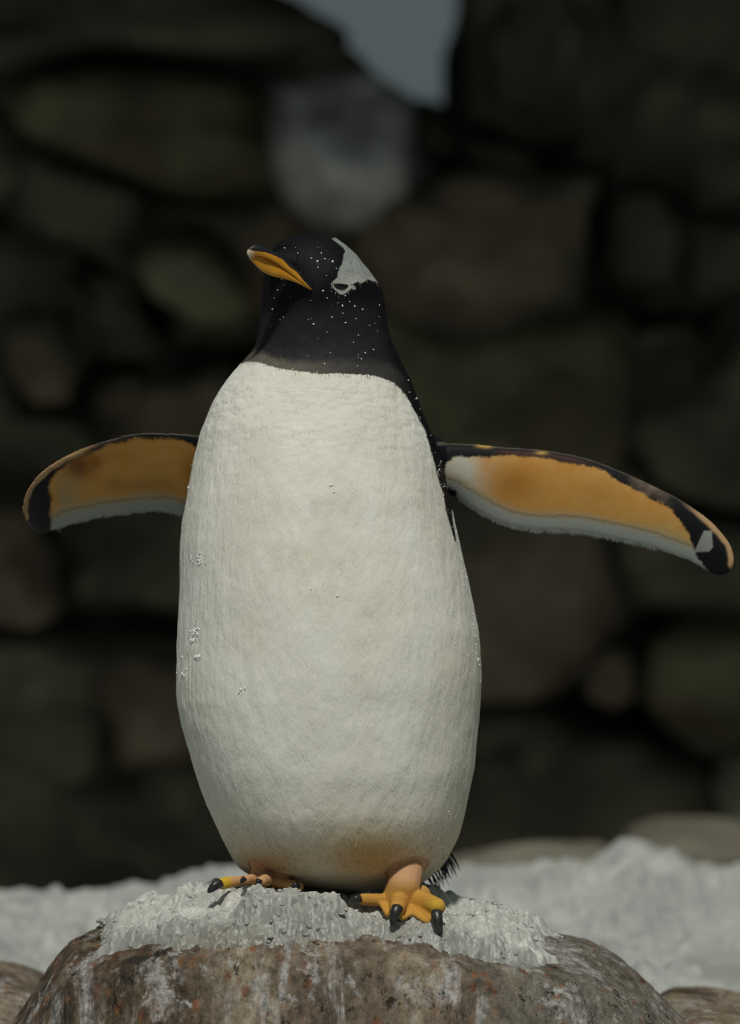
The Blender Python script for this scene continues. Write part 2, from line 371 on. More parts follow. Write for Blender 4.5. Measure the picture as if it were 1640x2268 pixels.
# unseen shelf added just above the view to keep the wall in shade
def shelf(x0, x1, y0, y1, z0, z1, seed):
    nx, ns = 60, 40; R = []
    for i in range(nx):
        u = i/(nx-1); x = x0+(x1-x0)*u; e = min(1, math.sin(math.pi*min(max(u, .012), .988))*3)**0.5
        a = np.linspace(0, 2*math.pi, ns, endpoint=False)
        ca, sa = np.cos(a), np.sin(a)
        yy = (y0+y1)/2+(y1-y0)/2*np.sign(ca)*np.abs(ca)**0.5*e
        zz = (z0+z1)/2+(z1-z0)/2*np.sign(sa)*np.abs(sa)**0.6*e
        R.append(np.stack((np.full(ns, x), yy, zz), 1))
    V, F = loft(R); V = V+0.08*np.stack([fbm(V*2.2+9*k, 4, seed+k) for k in range(3)], 1)
    return V, F
V, F = shelf(-3.3, 3.3, 2.45, 5.6, 1.90, 2.45, 50)
sh = mesh_obj('shade_shelf', V, F, M_rock_dark); tag(sh, 'unseen dark rock shelf added above the rock wall to shade it', kind='structure')

# ------------------------------------------------------------------ snow field behind the boulder
xs = np.linspace(-1.9, 1.9, 760); ys = np.concatenate((np.linspace(0.30, 1.75, 330), np.linspace(1.76, 2.4, 60)))
X, Yg = np.meshgrid(xs, ys)
RY = 1.55
rp = [-900, -100, 0, 160, 185, 350, 400, 500, 560, 700, 900, 990, 1200, 1340, 1375, 1400, 1480, 1540, 1610, 1640, 1700, 2600]
rv = [1990, 1988, 1988, 1978, 1970, 1967, 1945, 1926, 1924, 1920, 1922, 1926, 1917, 1907, 1882, 1870, 1876, 1905, 1926, 1912, 1915, 1910]
kx = 0.0001*(DC+RY); ridge = ZC+(1134-np.interp(820+xs/kx, rp, rv))*kx
base = -0.145+0.02*fbm(np.stack((X.ravel()*1.2, Yg.ravel()*1.2, 0*X.ravel()), 1), 3, 21).reshape(X.shape)
t_ = sstep(0.7, RY, Yg); Zs = base*(1-t_)+ridge[None, :]*t_
Zs -= sstep(RY+.02, RY+0.6, Yg)*0.55
pp = np.stack((X.ravel(), Yg.ravel()*0.8, 0*X.ravel()), 1)
Zs += (0.030*fbm(pp*9, 3, 31)+0.038*np.abs(fbm(pp*20, 3, 35))-0.006+0.008*fbm(pp*60, 3, 37)).reshape(X.shape)*(1-0.45*sstep(1.3, RY, Yg))
snow_ground = grid_mesh_obj('snow_ground', np.stack((X, Yg, Zs), -1), M_snow_far)
tag(snow_ground, 'lumpy bank of old snow between the boulder and the rock wall', kind='structure')
# unseen hollow between snow bank and wall, made snowy to bounce light up
gx = np.linspace(-3.2, 3.2, 160); gy = np.linspace(2.0, 4.7, 90); X2, Y2 = np.meshgrid(gx, gy)
Z2 = -0.58+0.05*fbm(np.stack((X2.ravel()*3, Y2.ravel()*3, 0*X2.ravel()), 1), 4, 43).reshape(X2.shape)
gr = grid_mesh_obj('ground', np.stack((X2, Y2, Z2), -1), M_snow_far); tag(gr, 'unseen hollow at the foot of the rock wall, made snowy to bounce light', kind='structure')
# bare ground under and around the boulder
gx = np.linspace(-2.6, 2.6, 160); gy = np.linspace(-4.2, 0.45, 160); X2, Y2 = np.meshgrid(gx, gy)
Z2 = -0.56+0.05*fbm(np.stack((X2.ravel()*2, Y2.ravel()*2, 0*X2.ravel()), 1), 4, 41).reshape(X2.shape)+0.36*sstep(0.05, 0.42, Y2)
gr = grid_mesh_obj('ground', np.stack((X2, Y2, Z2), -1), M_snow_far); tag(gr, 'snow covered ground in front of the boulder', kind='structure')

# rocks lying along the far edge of the snow, right of the penguin
def boulder_blob(name, poly, y, depth, mat, seed, label, cat, rough=0.03):
    o = stone_mesh(name, poly, y, depth, mat, None, seed=seed, rings=14, npt=70, amp=0.55, rough=rough); tag(o, label, cat); return o
boulder_blob('rock', [(960,1925),(1040,1905),(1200,1885),(1345,1868),(1372,1885),(1380,1990),(1200,2000),(960,1990)], 2.00, .4, M_rock_ledge, 61,
             'low flat brown rock behind the snow bank, right of the penguin', 'rock', 0.012)
boulder_blob('rock', [(1385,1880),(1400,1845),(1470,1822),(1600,1826),(1760,1850),(1800,1990),(1500,2000),(1400,1960)], 2.05, .5, M_rock_ledge, 62,
             'rounded grey brown rock rising behind the snow peak at far right', 'rock', 0.012)

# ------------------------------------------------------------------ foreground boulder with its cap of granular snow
RX = [-.70,-.50,-.44,-.40,-.375,-.352,-.335,-.31,-.28,-.255,-.21,-.16,-.10,-.05,0,.0625,.10,.14,.205,.25,.295,.325,.35,.40,.50,.70]
RZ = [-.60,-.30,-.18,-.115,-.078,-.045,-.022,-.008,.004,.0145,.026,.035,.040,.037,.033,.027,.014,.004,-.0155,-.030,-.055,-.083,-.110,-.17,-.32,-.60]
def smooth1(a, k):
    for _ in range(k): a = np.concatenate((a[:1], (a[:-2]+2*a[1:-1]+a[2:])/4, a[-1:]))
    return a
_rx = np.linspace(-.7, .7, 561); _rz = smooth1(np.interp(_rx, RX, RZ), 14)
def top_z(x, y):
    """height of the snow surface on the boulder"""
    z = np.interp(x, _rx, _rz)
    lip = -0.190+0.9*np.clip(np.abs(x+0.02)-0.05, 0, 1)**2
    f = np.clip(-y, 0, None); z = z-0.20*np.minimum(f, 0.6)
    over = np.clip(lip-y, 0, None); z = z-1.9*over-0*over-0.9*sstep(0, 0.05, over)*0.02
    over = np.clip(lip+0.045-y, 0, 0.045); z = z-6.0*over**2
    bk = np.clip(y-np.interp(x, [-.14, -.06], [.015, .10]), 0, None); z = z-2.2*bk**1.6
    z = z+0.0215*np.exp(-((y+0.128)/0.024)**2)*sstep(-.160, -.125, x)*sstep(-.012, -.040, x)
    z = z+0.009*np.exp(-((x-.045)/.05)**2-((y+.105)/.045)**2)
    z = z+0.012*np.exp(-((x+.14)/.05)**2-((y+.075)/.035)**2)
    return z
xs = np.linspace(-.66, .66, 560); ys = np.concatenate((np.linspace(-.46, -.12, 330), np.linspace(-.118, .42, 170)))
X, Yb = np.meshgrid(xs, ys); x, y = X.ravel(), Yb.ravel()
z = top_z(x, y)-0.009
capm = sstep(-.17, -.24, y-0.9*np.clip(np.abs(x+.02)-.05, 0, 1)**2)
edge = np.maximum(capm, np.maximum(sstep(.2, .3, x), sstep(-.28, -.34, x)))
q = np.stack((x, y*1.0, z*0.35), 1)
dz = 0.010*fbm(q*14, 4, 71)+0.0045*fbm(q*np.array((60, 40, 20)), 4, 75)+0.002*fbm(q*150, 3, 79)
z = z+dz*(0.25+edge*0.9)
yd = y+edge*0.016*fbm(np.stack((x*22, z*7, y*0), 1), 4, 81)+edge*0.006*fbm(np.stack((x*75, z*35, y*0), 1), 3, 83)
Vb = np.stack((x, yd, np.maximum(z, -0.62)), 1).reshape(len(ys), len(xs), 3)
boulder = grid_mesh_obj('boulder', Vb, M_boulder)
tag(boulder, 'broad rounded boulder streaked white and rust under the penguin, capped with snow', 'rock')

# snow cap: heightfield crust + crystalline crumbs
xs = np.linspace(-.335, .235, 560); ys = np.linspace(-.27, .13, 330)
X, Yc = np.meshgrid(xs, ys); x, y = X.ravel(), Yc.ravel()
q3 = np.stack((x, y, 0*x), 1)
lipn = 0.020*fbm(q3*12, 4, 91)+0.008*fbm(q3*50, 3, 93)
# extent: front edge by x, side edges
fe = np.interp(x, [-.335, -.30, -.2, -.1, 0, .08, .15, .20, .235], [-.05, -.12, -.185, -.190, -.183, -.175, -.16, -.11, -.03])
inside = np.minimum(np.minimum((y-fe)+lipn, (x+.315)+lipn), np.minimum((.212-x)+lipn, 0.12-y)); inside = np.minimum(inside, y-(-0.190+0.9*np.clip(np.abs(x+0.02)-0.05, 0, 1)**2)+.006+.15*lipn)
thick = sstep(-0.005, 0.040, inside)
bumps = 0.017*np.abs(fbm(q3*24, 2, 95))+0.009*np.abs(fbm(q3*58, 2, 97))+0.003*np.abs(fbm(q3*150, 1, 99))
zc_ = top_z(x, y)-0.022+thick*(0.018+bumps+0.004*fbm(q3*11, 2, 101))
Vc = np.stack((x+0.002*fbm(q3*160, 2, 103), y+0.003*fbm(q3*160, 2, 105), zc_), 1)
ny, nx = len(ys), len(xs); idx = np.arange(ny*nx).reshape(ny, nx)
F = np.stack((idx[:-1, :-1], idx[:-1, 1:], idx[1:, 1:], idx[1:, :-1]), -1).reshape(-1, 4)
F = F[(thick[F] > 0).any(1)]
# crumbs
ico_v = []; ph = (1+5**.5)/2
for a, b in ((-1, ph), (1, ph), (-1, -ph), (1, -ph)): ico_v += [(a, b, 0)]
for a, b in ((-1, ph), (1, ph), (-1, -ph), (1, -ph)): ico_v += [(0, a, b)]
for a, b in ((ph, -1), (ph, 1), (-ph, -1), (-ph, 1)): ico_v += [(a, 0, b)]
ico_v = np.array(ico_v)/np.linalg.norm(ico_v[0])
ico_f = np.array([(0,11,5),(0,5,1),(0,1,7),(0,7,10),(0,10,11),(1,5,9),(5,11,4),(11,10,2),(10,7,6),(7,1,8),(3,9,4),(3,4,2),(3,2,6),(3,6,8),(3,8,9),(4,9,5),(2,4,11),(6,2,10),(8,6,7),(9,8,1)])
def subdiv(V, F):
    V = list(map(tuple, V)); cache = {}; out = []
    def mid(a, b):
        k = (min(a, b), max(a, b))
        if k not in cache:
            p = np.array(V[a])+np.array(V[b]); V.append(tuple(p/np.linalg.norm(p))); cache[k] = len(V)-1
        return cache[k]
    for a, b, c in F:
        x, y, z = mid(a, b), mid(b, c), mid(c, a); out += [(a, x, z), (x, b, y), (z, y, c), (x, y, z)]
    return np.array(V), np.array(out)
ico_v, ico_f = subdiv(ico_v, ico_f); NI = len(ico_v)
def crumbs(C, R, squash=0.6):
    n = len(C); S = R[:, None]*rng.uniform(0.5, 1.25, (n, 3)); S[:, 2] *= squash
    V = ico_v[None]*S[:, None, :]*rng.uniform(.84, 1.16, (n, NI, 1)); a = rng.uniform(0, 6.28, n); ca, sa = np.cos(a), np.sin(a)
    Vx = V[..., 0]*ca[:, None]-V[..., 1]*sa[:, None]; Vy = V[..., 0]*sa[:, None]+V[..., 1]*ca[:, None]
    V = np.stack((Vx, Vy, V[..., 2]), -1)+C[:, None, :]
    return V.reshape(-1, 3), (ico_f[None]+NI*np.arange(n)[:, None, None]).reshape(-1, 3)
pick = rng.choice(np.where(thick > 0.3)[0], 450)
C = np.stack((x[pick], y[pick], zc_[pick]), 1)+rng.normal(0, .001, (450, 3))-np.array((0, 0, .0012))
Rr = rng.uniform(0.0015, 0.0042, 450)
extra = []; er = []
# upright crystals standing on the skyline of the cap, right of the penguin and at its left end
for px, py, n in ((1055,1996,16),(1095,1996,18),(1060,2004,18),(1098,2010,20),(1085,2018,25),(1110,2030,20),(1140,2046,16),(1010,1996,16),(985,1986,14),(1030,2012,20),(1180,2058,14),(1230,2070,14),
                  (950,1984,14),(970,1990,14),(310,2010,18),(235,2040,20),(270,2034,18),(350,1992,14),(640,1968,16),(560,1966,14),(700,1976,14),(600,1968,14),(760,1980,14),(520,1972,12)):
    yy = 0.03 if px > 940 else (0.0 if px < 450 else -0.045)
    for _ in range(n):
        p = P(px+random.gauss(0, 9), py+abs(random.gauss(0, 9)), yy+random.gauss(0, .006)); extra.append(p); er.append(random.uniform(.0015, .0042))
Vk, Fk = crumbs(np.concatenate((C, np.array(extra))), np.concatenate((Rr, np.array(er))), 0.75)
Fq = np.concatenate((F[:, [0, 1, 2]], F[:, [0, 2, 3]])); Vall = np.concatenate((Vc, Vk)); Fall = np.concatenate((Fq, Fk+len(Vc)))
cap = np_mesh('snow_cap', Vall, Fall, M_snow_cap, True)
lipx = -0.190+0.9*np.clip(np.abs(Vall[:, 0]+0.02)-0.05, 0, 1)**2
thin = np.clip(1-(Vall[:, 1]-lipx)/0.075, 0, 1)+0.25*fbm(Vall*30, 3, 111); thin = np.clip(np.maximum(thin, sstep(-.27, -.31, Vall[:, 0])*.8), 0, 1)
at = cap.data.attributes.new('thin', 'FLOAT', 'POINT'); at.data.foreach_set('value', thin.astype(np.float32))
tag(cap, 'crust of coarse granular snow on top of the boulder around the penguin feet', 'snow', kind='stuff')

# neighbouring rocks at the lower corners
boulder_blob('rock', [(-260,2130),(0,2158),(60,2172),(110,2200),(120,2420),(-260,2420)], 0.12, .45, M_boulder, 64,
             'brown rock at bottom left, beside the streaked boulder', 'rock', 0.012)
boulder_blob('rock', [(1440,2215),(1490,2190),(1600,2200),(1720,2230),(1900,2280),(1900,2460),(1420,2460)], 0.05, .45, M_boulder, 65,
             'brown mottled rock at bottom right, beside the streaked boulder', 'rock', 0.014)
o = boulder_blob('snow_heap', [(1380,2190),(1440,2150),(1500,2128),(1580,2112),(1700,2105),(1900,2120),(1900,2400),(1380,2400)], 0.55, .5, M_snow_near, 66,
             'grey heap of snow behind the mottled rock at bottom right', 'snow', 0.02)

# ------------------------------------------------------------------ THE PENGUIN
pen = bpy.data.objects.new('penguin', None); sc.collection.objects.link(pen)
pen.location = P(800, 1985, -0.03); pen.empty_display_size = 0.1
tag(pen, 'black and white penguin with orange bill standing on the snowy boulder, flippers spread', 'penguin')
bpy.context.view_layer.update()
pinv = -np.array(pen.location)
L_ = [(519.5,670),(521,655),(525,643),(530,632),(540,617),(550,606),(560,599),(580,591),(600,586),(620,583),(640,581),(680,580),(700,578),(720,574),(740,571),(760,567),(775,561),(790,548),(800,538),(820,521),(840,505),(860,490),(885,475),(900,468),(950,447),(1000,435),(1050,424),(1100,415),(1150,406),(1200,400),(1300,398),(1400,395),(1500,391),(1550,393),(1600,402),(1650,415),(1700,430),(1750,447),(1800,467),(1850,492),(1900,517),(1925,534),(1940,560),(1950,600),(1960,650),(1970,700),(1980,760),(1984,790)]
R_ = [(519.5,700),(521,715),(525,735),(530,747),(540,761),(550,773),(560,785),(580,805),(600,819),(620,834),(640,845),(660,852),(680,855),(720,858),(740,862),(760,869),(790,883),(820,898),(850,913),(880,924),(900,931),(950,951),(985,968),(1030,980),(1060,985),(1100,994),(1150,1006),(1200,1019),(1300,1041),(1400,1061),(1450,1065),(1500,1067),(1550,1064),(1600,1060),(1700,1051),(1800,1032),(1850,1017),(1900,992),(1925,974),(1940,958),(1950,944),(1960,925),(1970,900),(1980,850),(1984,810)]
YC = [(519,.0),(600,-.002),(700,.004),(800,.012),(950,.012),(1100,.008),(1300,.0),(1500,-.008),(1700,-.006),(1850,.0),(1920,.008),(1984,.008)]
BD = BD0 = [(519.5,.008),(521,.018),(525,.030),(530,.037),(540,.047),(560,.057),(580,.062),(620,.067),(680,.067),(740,.069),(780,.074),(820,.084),(880,.103),(950,.124),(1100,.148),(1300,.160),(1400,.161),(1500,.160),(1600,.160),(1700,.158),(1800,.151),(1860,.139),(1900,.121),(1930,.099),(1955,.070),(1970,.045),(1984,.012)]
pys = np.unique(np.concatenate((np.array([519.5, 521, 523, 526, 530, 535]), np.linspace(540, 1975, 240), np.array([1978, 1981, 1984]))))
def tab(T, v): T = np.array(T); return np.interp(v, T[:, 0], T[:, 1])
Lx, Rx, Yc_, Bd = tab(L_, pys), tab(R_, pys), tab(YC, pys), tab(BD, pys)
def sm(a, k=3):
    b = a.copy()
    for _ in range(k): b[8:-6] = (b[7:-7]+2*b[8:-6]+b[9:-5])/4
    return b
Lx, Rx, Yc_, Bd = sm(Lx), sm(Rx), sm(Yc_, 12), sm(Bd, 8)
A = np.linspace(0, 2*math.pi, 160, endpoint=False); rings = []
for k, py in enumerate(pys):
    yc = Yc_[k]; l = P(Lx[k], py, yc); r = P(Rx[k], py, yc); cx, a = (l[0]+r[0])/2, (r[0]-l[0])/2
    ca, sa = np.cos(A), np.sin(A); e = 2/2.15
    yy = yc+Bd[k]*np.sign(sa)*np.abs(sa)**e
    rings.append(np.stack((cx+a*np.sign(ca)*np.abs(ca)**e, yy, np.full(len(A), l[2])), 1))
pv, pf = [], []; off = 0
def addpart(V, F):
    global off
    pv.append(np.asarray(V)); pf.extend([tuple(i+off for i in f) for f in F]); off += len(V)
addpart(*loft(rings))

def ball(c, r, n=16, m=10):
    R = []
    for i in range(1, m):
        t = math.pi*i/m; a = np.linspace(0, 2*math.pi, n, endpoint=False)
        R.append(np.stack((c[0]+r*math.sin(t)*np.cos(a), c[1]+r*math.sin(t)*np.sin(a), np.full(n, c[2]+r*math.cos(t))), 1))
    V, F = loft(R); addpart(V, F)
def chain(pts, rad, step=0.3):
    pts = [np.asarray(p) for p in pts]
    for k in range(len(pts)-1):
        n = max(2, int(np.linalg.norm(pts[k+1]-pts[k])/(step*min(rad[k], rad[k+1]))))
        for i in range(n+1):
            t = i/n; ball(pts[k]*(1-t)+pts[k+1]*t, rad[k]*(1-t)+rad[k+1]*t)
def slab(pts, th):
    """thin closed plate through coplanar-ish points"""
    pts = np.array(pts); c = pts.mean(0); nrm = np.cross(pts[1]-pts[0], pts[2]-pts[0]); nrm /= np.linalg.norm(nrm)
    n = len(pts); V = np.concatenate((pts+nrm*th, pts-nrm*th))
    F = [tuple(range(n)), tuple(range(2*n-1, n-1, -1))]+[(i, i+n, (i+1) % n+n, (i+1) % n) for i in range(n)]
    addpart(V, F)

# face running out into the bill base
chain([P(700,610,-.020), P(662,598,-.034), P(632,584,-.046), P(612,574,-.054)], [.036, .026, .0155, .0085], .2)
# flippers
WR = [(900,1000,900,1085),(960,984,965,1084),(1000,981,1003,1098),(1058,983,1040,1124),(1117,990,1085,1150),(1166,992,1130,1168),(1216,997,1185,1177),(1270,1006,1240,1178),(1320,1020,1295,1181),(1365,1038,1350,1193),(1410,1057,1400,1203),(1455,1078,1445,1214),(1500,1101,1490,1230),(1540,1126,1530,1244),(1575,1152,1558,1261),(1602,1181,1577,1272),(1620,1206,1592,1277),(1627,1232,1606,1275),(1626,1250,1616,1268)]
WL = [(500,990,500,1150),(455,965,440,1152),(420,961,405,1144),(385,959,371,1135),(329,957,334,1132),(300,959,300,1136),(267,965,262,1141),(239,974,228,1144),(202,984,195,1152),(166,999,168,1158),(141,1011,146,1164),(118,1025,130,1172),(98,1038,116,1178),(79,1057,104,1182),(62,1080,94,1184),(51,1105,85,1183),(47,1130,76,1178),(51,1146,66,1165)]
def flipper(W, y0, y1, tilt, th0, th1):
    W = np.array(W, float); n = len(W); s = np.linspace(0, 1, n); ss = np.linspace(0, 1, 90)
    Wi = np.stack([np.interp(ss, s, W[:, k]) for k in range(4)], 1)
    for _ in range(3): Wi[1:-1] = (Wi[:-2]+2*Wi[1:-1]+Wi[2:])/4
    R = []
    tt = np.concatenate((np.linspace(0, 1, 17), np.linspace(1, 0, 17)[1:-1])); sg = np.array([1]*17+[-1]*15)
    for k, (tx, ty, bx, by) in enumerate(Wi):
        u = ss[k]; y = y0+(y1-y0)*u; th = (th0+(th1-th0)*u)*(1 if u < .93 else math.sqrt(max(0.12, 1-((u-.93)/.07)**2)))
        T, Bt = P(tx, ty, y-tilt), P(bx, by, y+tilt)
        h = 1.9*np.sqrt(np.clip(tt, 0, 1)+1e-4)*(1-tt)**0.75*1.0+0.10*np.sin(np.pi*np.clip(tt, 0, 1))
        r = T+(Bt-T)*tt[:, None]; r[:, 1] += sg*th*h
        R.append(r)
    addpart(*loft(R))
flipper(WR, 0.035, 0.005, 0.002, .0135, .0060)
flipper(WL, 0.045, 0.060, 0.048, .0130, .0060)
# shoulder swelling at the root of the right-hand flipper
chain([P(950,1010,.035), P(992,1022,.035)], [.024, .012], .25)
# legs, toes and webs
def foot(leg, lr, toes, tr, webs, th=.0017):
    chain(leg, lr, .25)
    for tpts, rr in zip(toes, tr): chain(tpts, rr, .28)
    for wpts in webs: slab(wpts, th)
FB = len(pv)
def PF(a, b, y): return P(a, b, y-.028)
rh = PF(888,1992,-.066)
t_in = [rh, PF(850,1994,-.072), PF(806,1992,-.080)]
t_mid = [rh, PF(884,2000,-.085), PF(881,2010,-.108)]
t_out = [PF(905,1990,-.062), PF(945,1999,-.085), PF(968,2008,-.105)]
foot([PF(908,1895,-.028), PF(901,1930,-.060), PF(894,1962,-.070), PF(888,1988,-.066)], [.019, .0178, .0185, .0205],
     [t_in, t_mid, t_out, [rh, PF(930,1985,-.05)]], [[.012, .0075, .0068], [.014, .0105, .0092], [.013, .0108, .0098], [.017, .013]],
     [[rh, PF(838,1998,-.078), PF(856,2030,-.100)], [rh, PF(856,2030,-.100), PF(881,2012,-.108)],
      [rh, PF(881,2012,-.108), PF(890,2038,-.112)], [rh, PF(890,2038,-.112), PF(916,2024,-.104)], [rh, PF(916,2024,-.104), PF(950,2046,-.112)], [rh, PF(950,2046,-.112), PF(967,2012,-.106)]], .0024)
lh = PF(583,1950,-.040)
foot([PF(585,1895,-.015), PF(577,1920,-.040), PF(575,1938,-.042), PF(580,1950,-.042)], [.012, .0098, .0098, .0105],
     [[lh, PF(545,1949,-.044), PF(500,1955,-.060), PF(494,1957,-.062)], [lh, PF(560,1947,-.052), PF(545,1949,-.066)], [lh, PF(590,1949,-.062), PF(580,1952,-.078)], [lh, PF(630,1956,-.052), PF(664,1964,-.066)]],
     [[.010, .0052, .0068, .0066], [.009, .0060, .0052], [.010, .0070, .0060], [.010, .006, .0050]], [])

FT = np.concatenate([v for v in pv[FB:]]); V0 = np.concatenate(pv); me = bpy.data.meshes.new('body_raw'); me.from_pydata([tuple(v) for v in V0], [], pf); me.update()
raw = bpy.data.objects.new('body_raw', me); sc.collection.objects.link(raw)
md = raw.modifiers.new('r', 'REMESH'); md.mode = 'VOXEL'; md.voxel_size = 0.00135; md.use_smooth_shade = True
md = raw.modifiers.new('s', 'SMOOTH'); md.factor = 0.5; md.iterations = 5
bpy.context.view_layer.update()
dg = bpy.context.evaluated_depsgraph_get(); bm_ = bpy.data.meshes.new_from_object(raw.evaluated_get(dg))
bpy.data.objects.remove(raw); bm_.name = 'body'
n = len(bm_.vertices); V = np.empty(n*3, np.float32); bm_.vertices.foreach_get('co', V); V = V.reshape(-1, 3).astype(float)
N = np.empty(n*3, np.float32); bm_.vertices.foreach_get('normal', N); N = N.reshape(-1, 3)
print('body verts', n)
q = proj(V); px, py = q[:, 0], q[:, 1]

# --- which region does a vertex belong to
bl, br = tab(L_, py), tab(R_, py)
isR = (px > br+1) & (py > 940) & (py < 1300); isL = (px < bl-1) & (py > 940) & (py < 1200)
rear_root = (V[:, 1] > .01)
leg_r = (py > 1915) & (V[:, 1] < .02) & (px > 770) & (px < 1000)
fy = np.interp(px, [500, 560, 640, 700, 760, 830, 850, 863, 900, 935, 945, 1000], [1930, 1928, 1944, 1962, 1973, 1990, 1955, 1921, 1912, 1925, 1990, 2050])
d_body = Bd  # noqa
yc_at = np.interp(py, pys, Yc_); b_at = np.interp(py, pys, Bd)
half = np.maximum((br-bl)/2, 1); mid = (br+bl)/2
inbody = ((px-mid)/half)**2+((V[:, 1]-yc_at)/np.maximum(b_at, .004))**2
def seg3(p, a, b):
    ab = b-a; t = np.clip(((p-a)@ab)/(ab@ab), 0, 1); return np.linalg.norm(p-(a+t[:, None]*ab), axis=1)
legd = np.minimum(seg3(V, P(898,1935,-.056), P(888,1992,-.06))-.022, seg3(V, P(586,1920,-.024), P(583,1949,-.028))-.0175)
isleg = np.zeros(n, bool); cand = np.where((py > 1895) & (V[:, 1] < .03))[0]
from mathutils.kdtree import KDTree
kd = KDTree(len(FT))
for i_, p_ in enumerate(FT): kd.insert(p_, i_)
kd.balance()
isleg[cand] = [kd.find(V[i_])[2] < .0045 for i_ in cand]
isleg |= (py > 1992) & (V[:, 1] < -.03)
isleg &= (inbody > 0.99)

cd_ = np.zeros((n, 3)); cl_ = np.zeros((n, 3)); m = np.full(n, -30.0); jit = np.ones(n); fea = np.ones(n)
def lerp(a, b, t): return a+(np.asarray(b)-a)*t[:, None]
# dark plumage: black with blue cast on head and back, charcoal on the throat, tan collar at its foot
black = np.array((.0035, .0042, .0052)); char = np.array((.021, .0200, .0220)); taupe = np.array((.130, .118, .092)); gcol = np.array((.046, .044, .041))
cd_[:] = black
front = sstep(.02, -.03, V[:, 1])
thr = sstep(655, 715, py+0.10*(px-700))*sstep(872, 835, px-0.18*(py-760))*front
cd_ = lerp(cd_, char, thr)
cheek = np.exp(-(((px-700)/28)**2+((py-610)/30)**2)); cd_ = lerp(cd_, char*0.8, np.clip(cheek, 0, 1)*front)
nz = fbm(V*np.array((120, 120, 300)), 3, 5)
edge_w = np.interp(px, [480, 525, 547, 574, 600, 627, 654, 681, 713, 775, 815, 842, 869, 890, 906, 912], [830, 809, 801, 803, 811, 818, 822, 825, 829, 829, 830, 834, 846, 864, 888, 900])
dcol = edge_w-py
colw = np.interp(px, [540, 640, 760, 900], [32, 26, 36, 44])
tcol = sstep(1.15, 0.45, dcol/colw+0.16*nz)*sstep(925, 860, px)*front
cd_ = lerp(cd_, lerp(np.tile(taupe, (n, 1)), gcol, sstep(600, 800, px)), tcol)
# belly
white = np.array((.86, .865, .80)); W = np.tile(white, (n, 1))
nb = fbm(V*np.array((14, 14, 9)), 4, 8); nb2 = fbm(V*np.array((60, 60, 30)), 3, 9)
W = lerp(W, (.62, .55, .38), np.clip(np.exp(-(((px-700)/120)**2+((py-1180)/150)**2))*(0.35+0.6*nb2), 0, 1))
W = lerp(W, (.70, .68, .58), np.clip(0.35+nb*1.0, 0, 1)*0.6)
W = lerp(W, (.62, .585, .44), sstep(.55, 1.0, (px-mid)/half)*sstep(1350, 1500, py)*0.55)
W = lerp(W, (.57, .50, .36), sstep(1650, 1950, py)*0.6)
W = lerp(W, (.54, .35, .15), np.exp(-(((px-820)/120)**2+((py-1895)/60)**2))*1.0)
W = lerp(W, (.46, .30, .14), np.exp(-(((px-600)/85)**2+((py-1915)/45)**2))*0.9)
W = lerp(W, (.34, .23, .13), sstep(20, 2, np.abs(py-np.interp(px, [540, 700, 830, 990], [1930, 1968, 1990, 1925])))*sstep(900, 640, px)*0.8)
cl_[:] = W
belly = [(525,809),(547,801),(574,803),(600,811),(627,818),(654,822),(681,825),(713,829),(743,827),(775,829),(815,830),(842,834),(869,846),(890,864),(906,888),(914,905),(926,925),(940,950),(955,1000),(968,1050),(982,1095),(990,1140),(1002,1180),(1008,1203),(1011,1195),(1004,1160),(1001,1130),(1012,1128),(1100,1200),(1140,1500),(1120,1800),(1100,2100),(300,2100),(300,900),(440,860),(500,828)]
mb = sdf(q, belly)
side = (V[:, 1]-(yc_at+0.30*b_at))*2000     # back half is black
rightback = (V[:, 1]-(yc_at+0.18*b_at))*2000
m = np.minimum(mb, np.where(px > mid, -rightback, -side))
m = np.where((py < 795), -30, m)
# white band and eyelid of the head
patch = [(735,529),(752,541),(761,549),(766,557),(762,563),(761,574),(758,586),(752,593),(748,605),(748,614),(740,621),(733,629),(741,641),(752,651),(761,653),(768,648),(778,639),(787,642),(789,637),(782,632),(776,631),(785,627),(793,624),(800,627),(807,624),(816,618),(826,622),(838,626),(848,624),(842,600),(820,570),(790,540),(760,520)]
eyeh = [(738.5,629.5),(748,628.8),(762,628.8),(771,631.5),(768,637),(760,642),(752,640),(744,635)]
mp = sdf(q, patch)
head = (py < 690)
hw = np.where(V[:, 1] < .045, mp, -20); m = np.where(head, hw, m)
hc = np.tile(np.array((.30, .33, .31)), (n, 1)); hc = lerp(hc, (.45, .45, .42), sstep(600, 630, py))
cl_[head] = hc[head]
jit[head] = 0.45; jit[(py < 1300) & (py > 690)] = 0.9
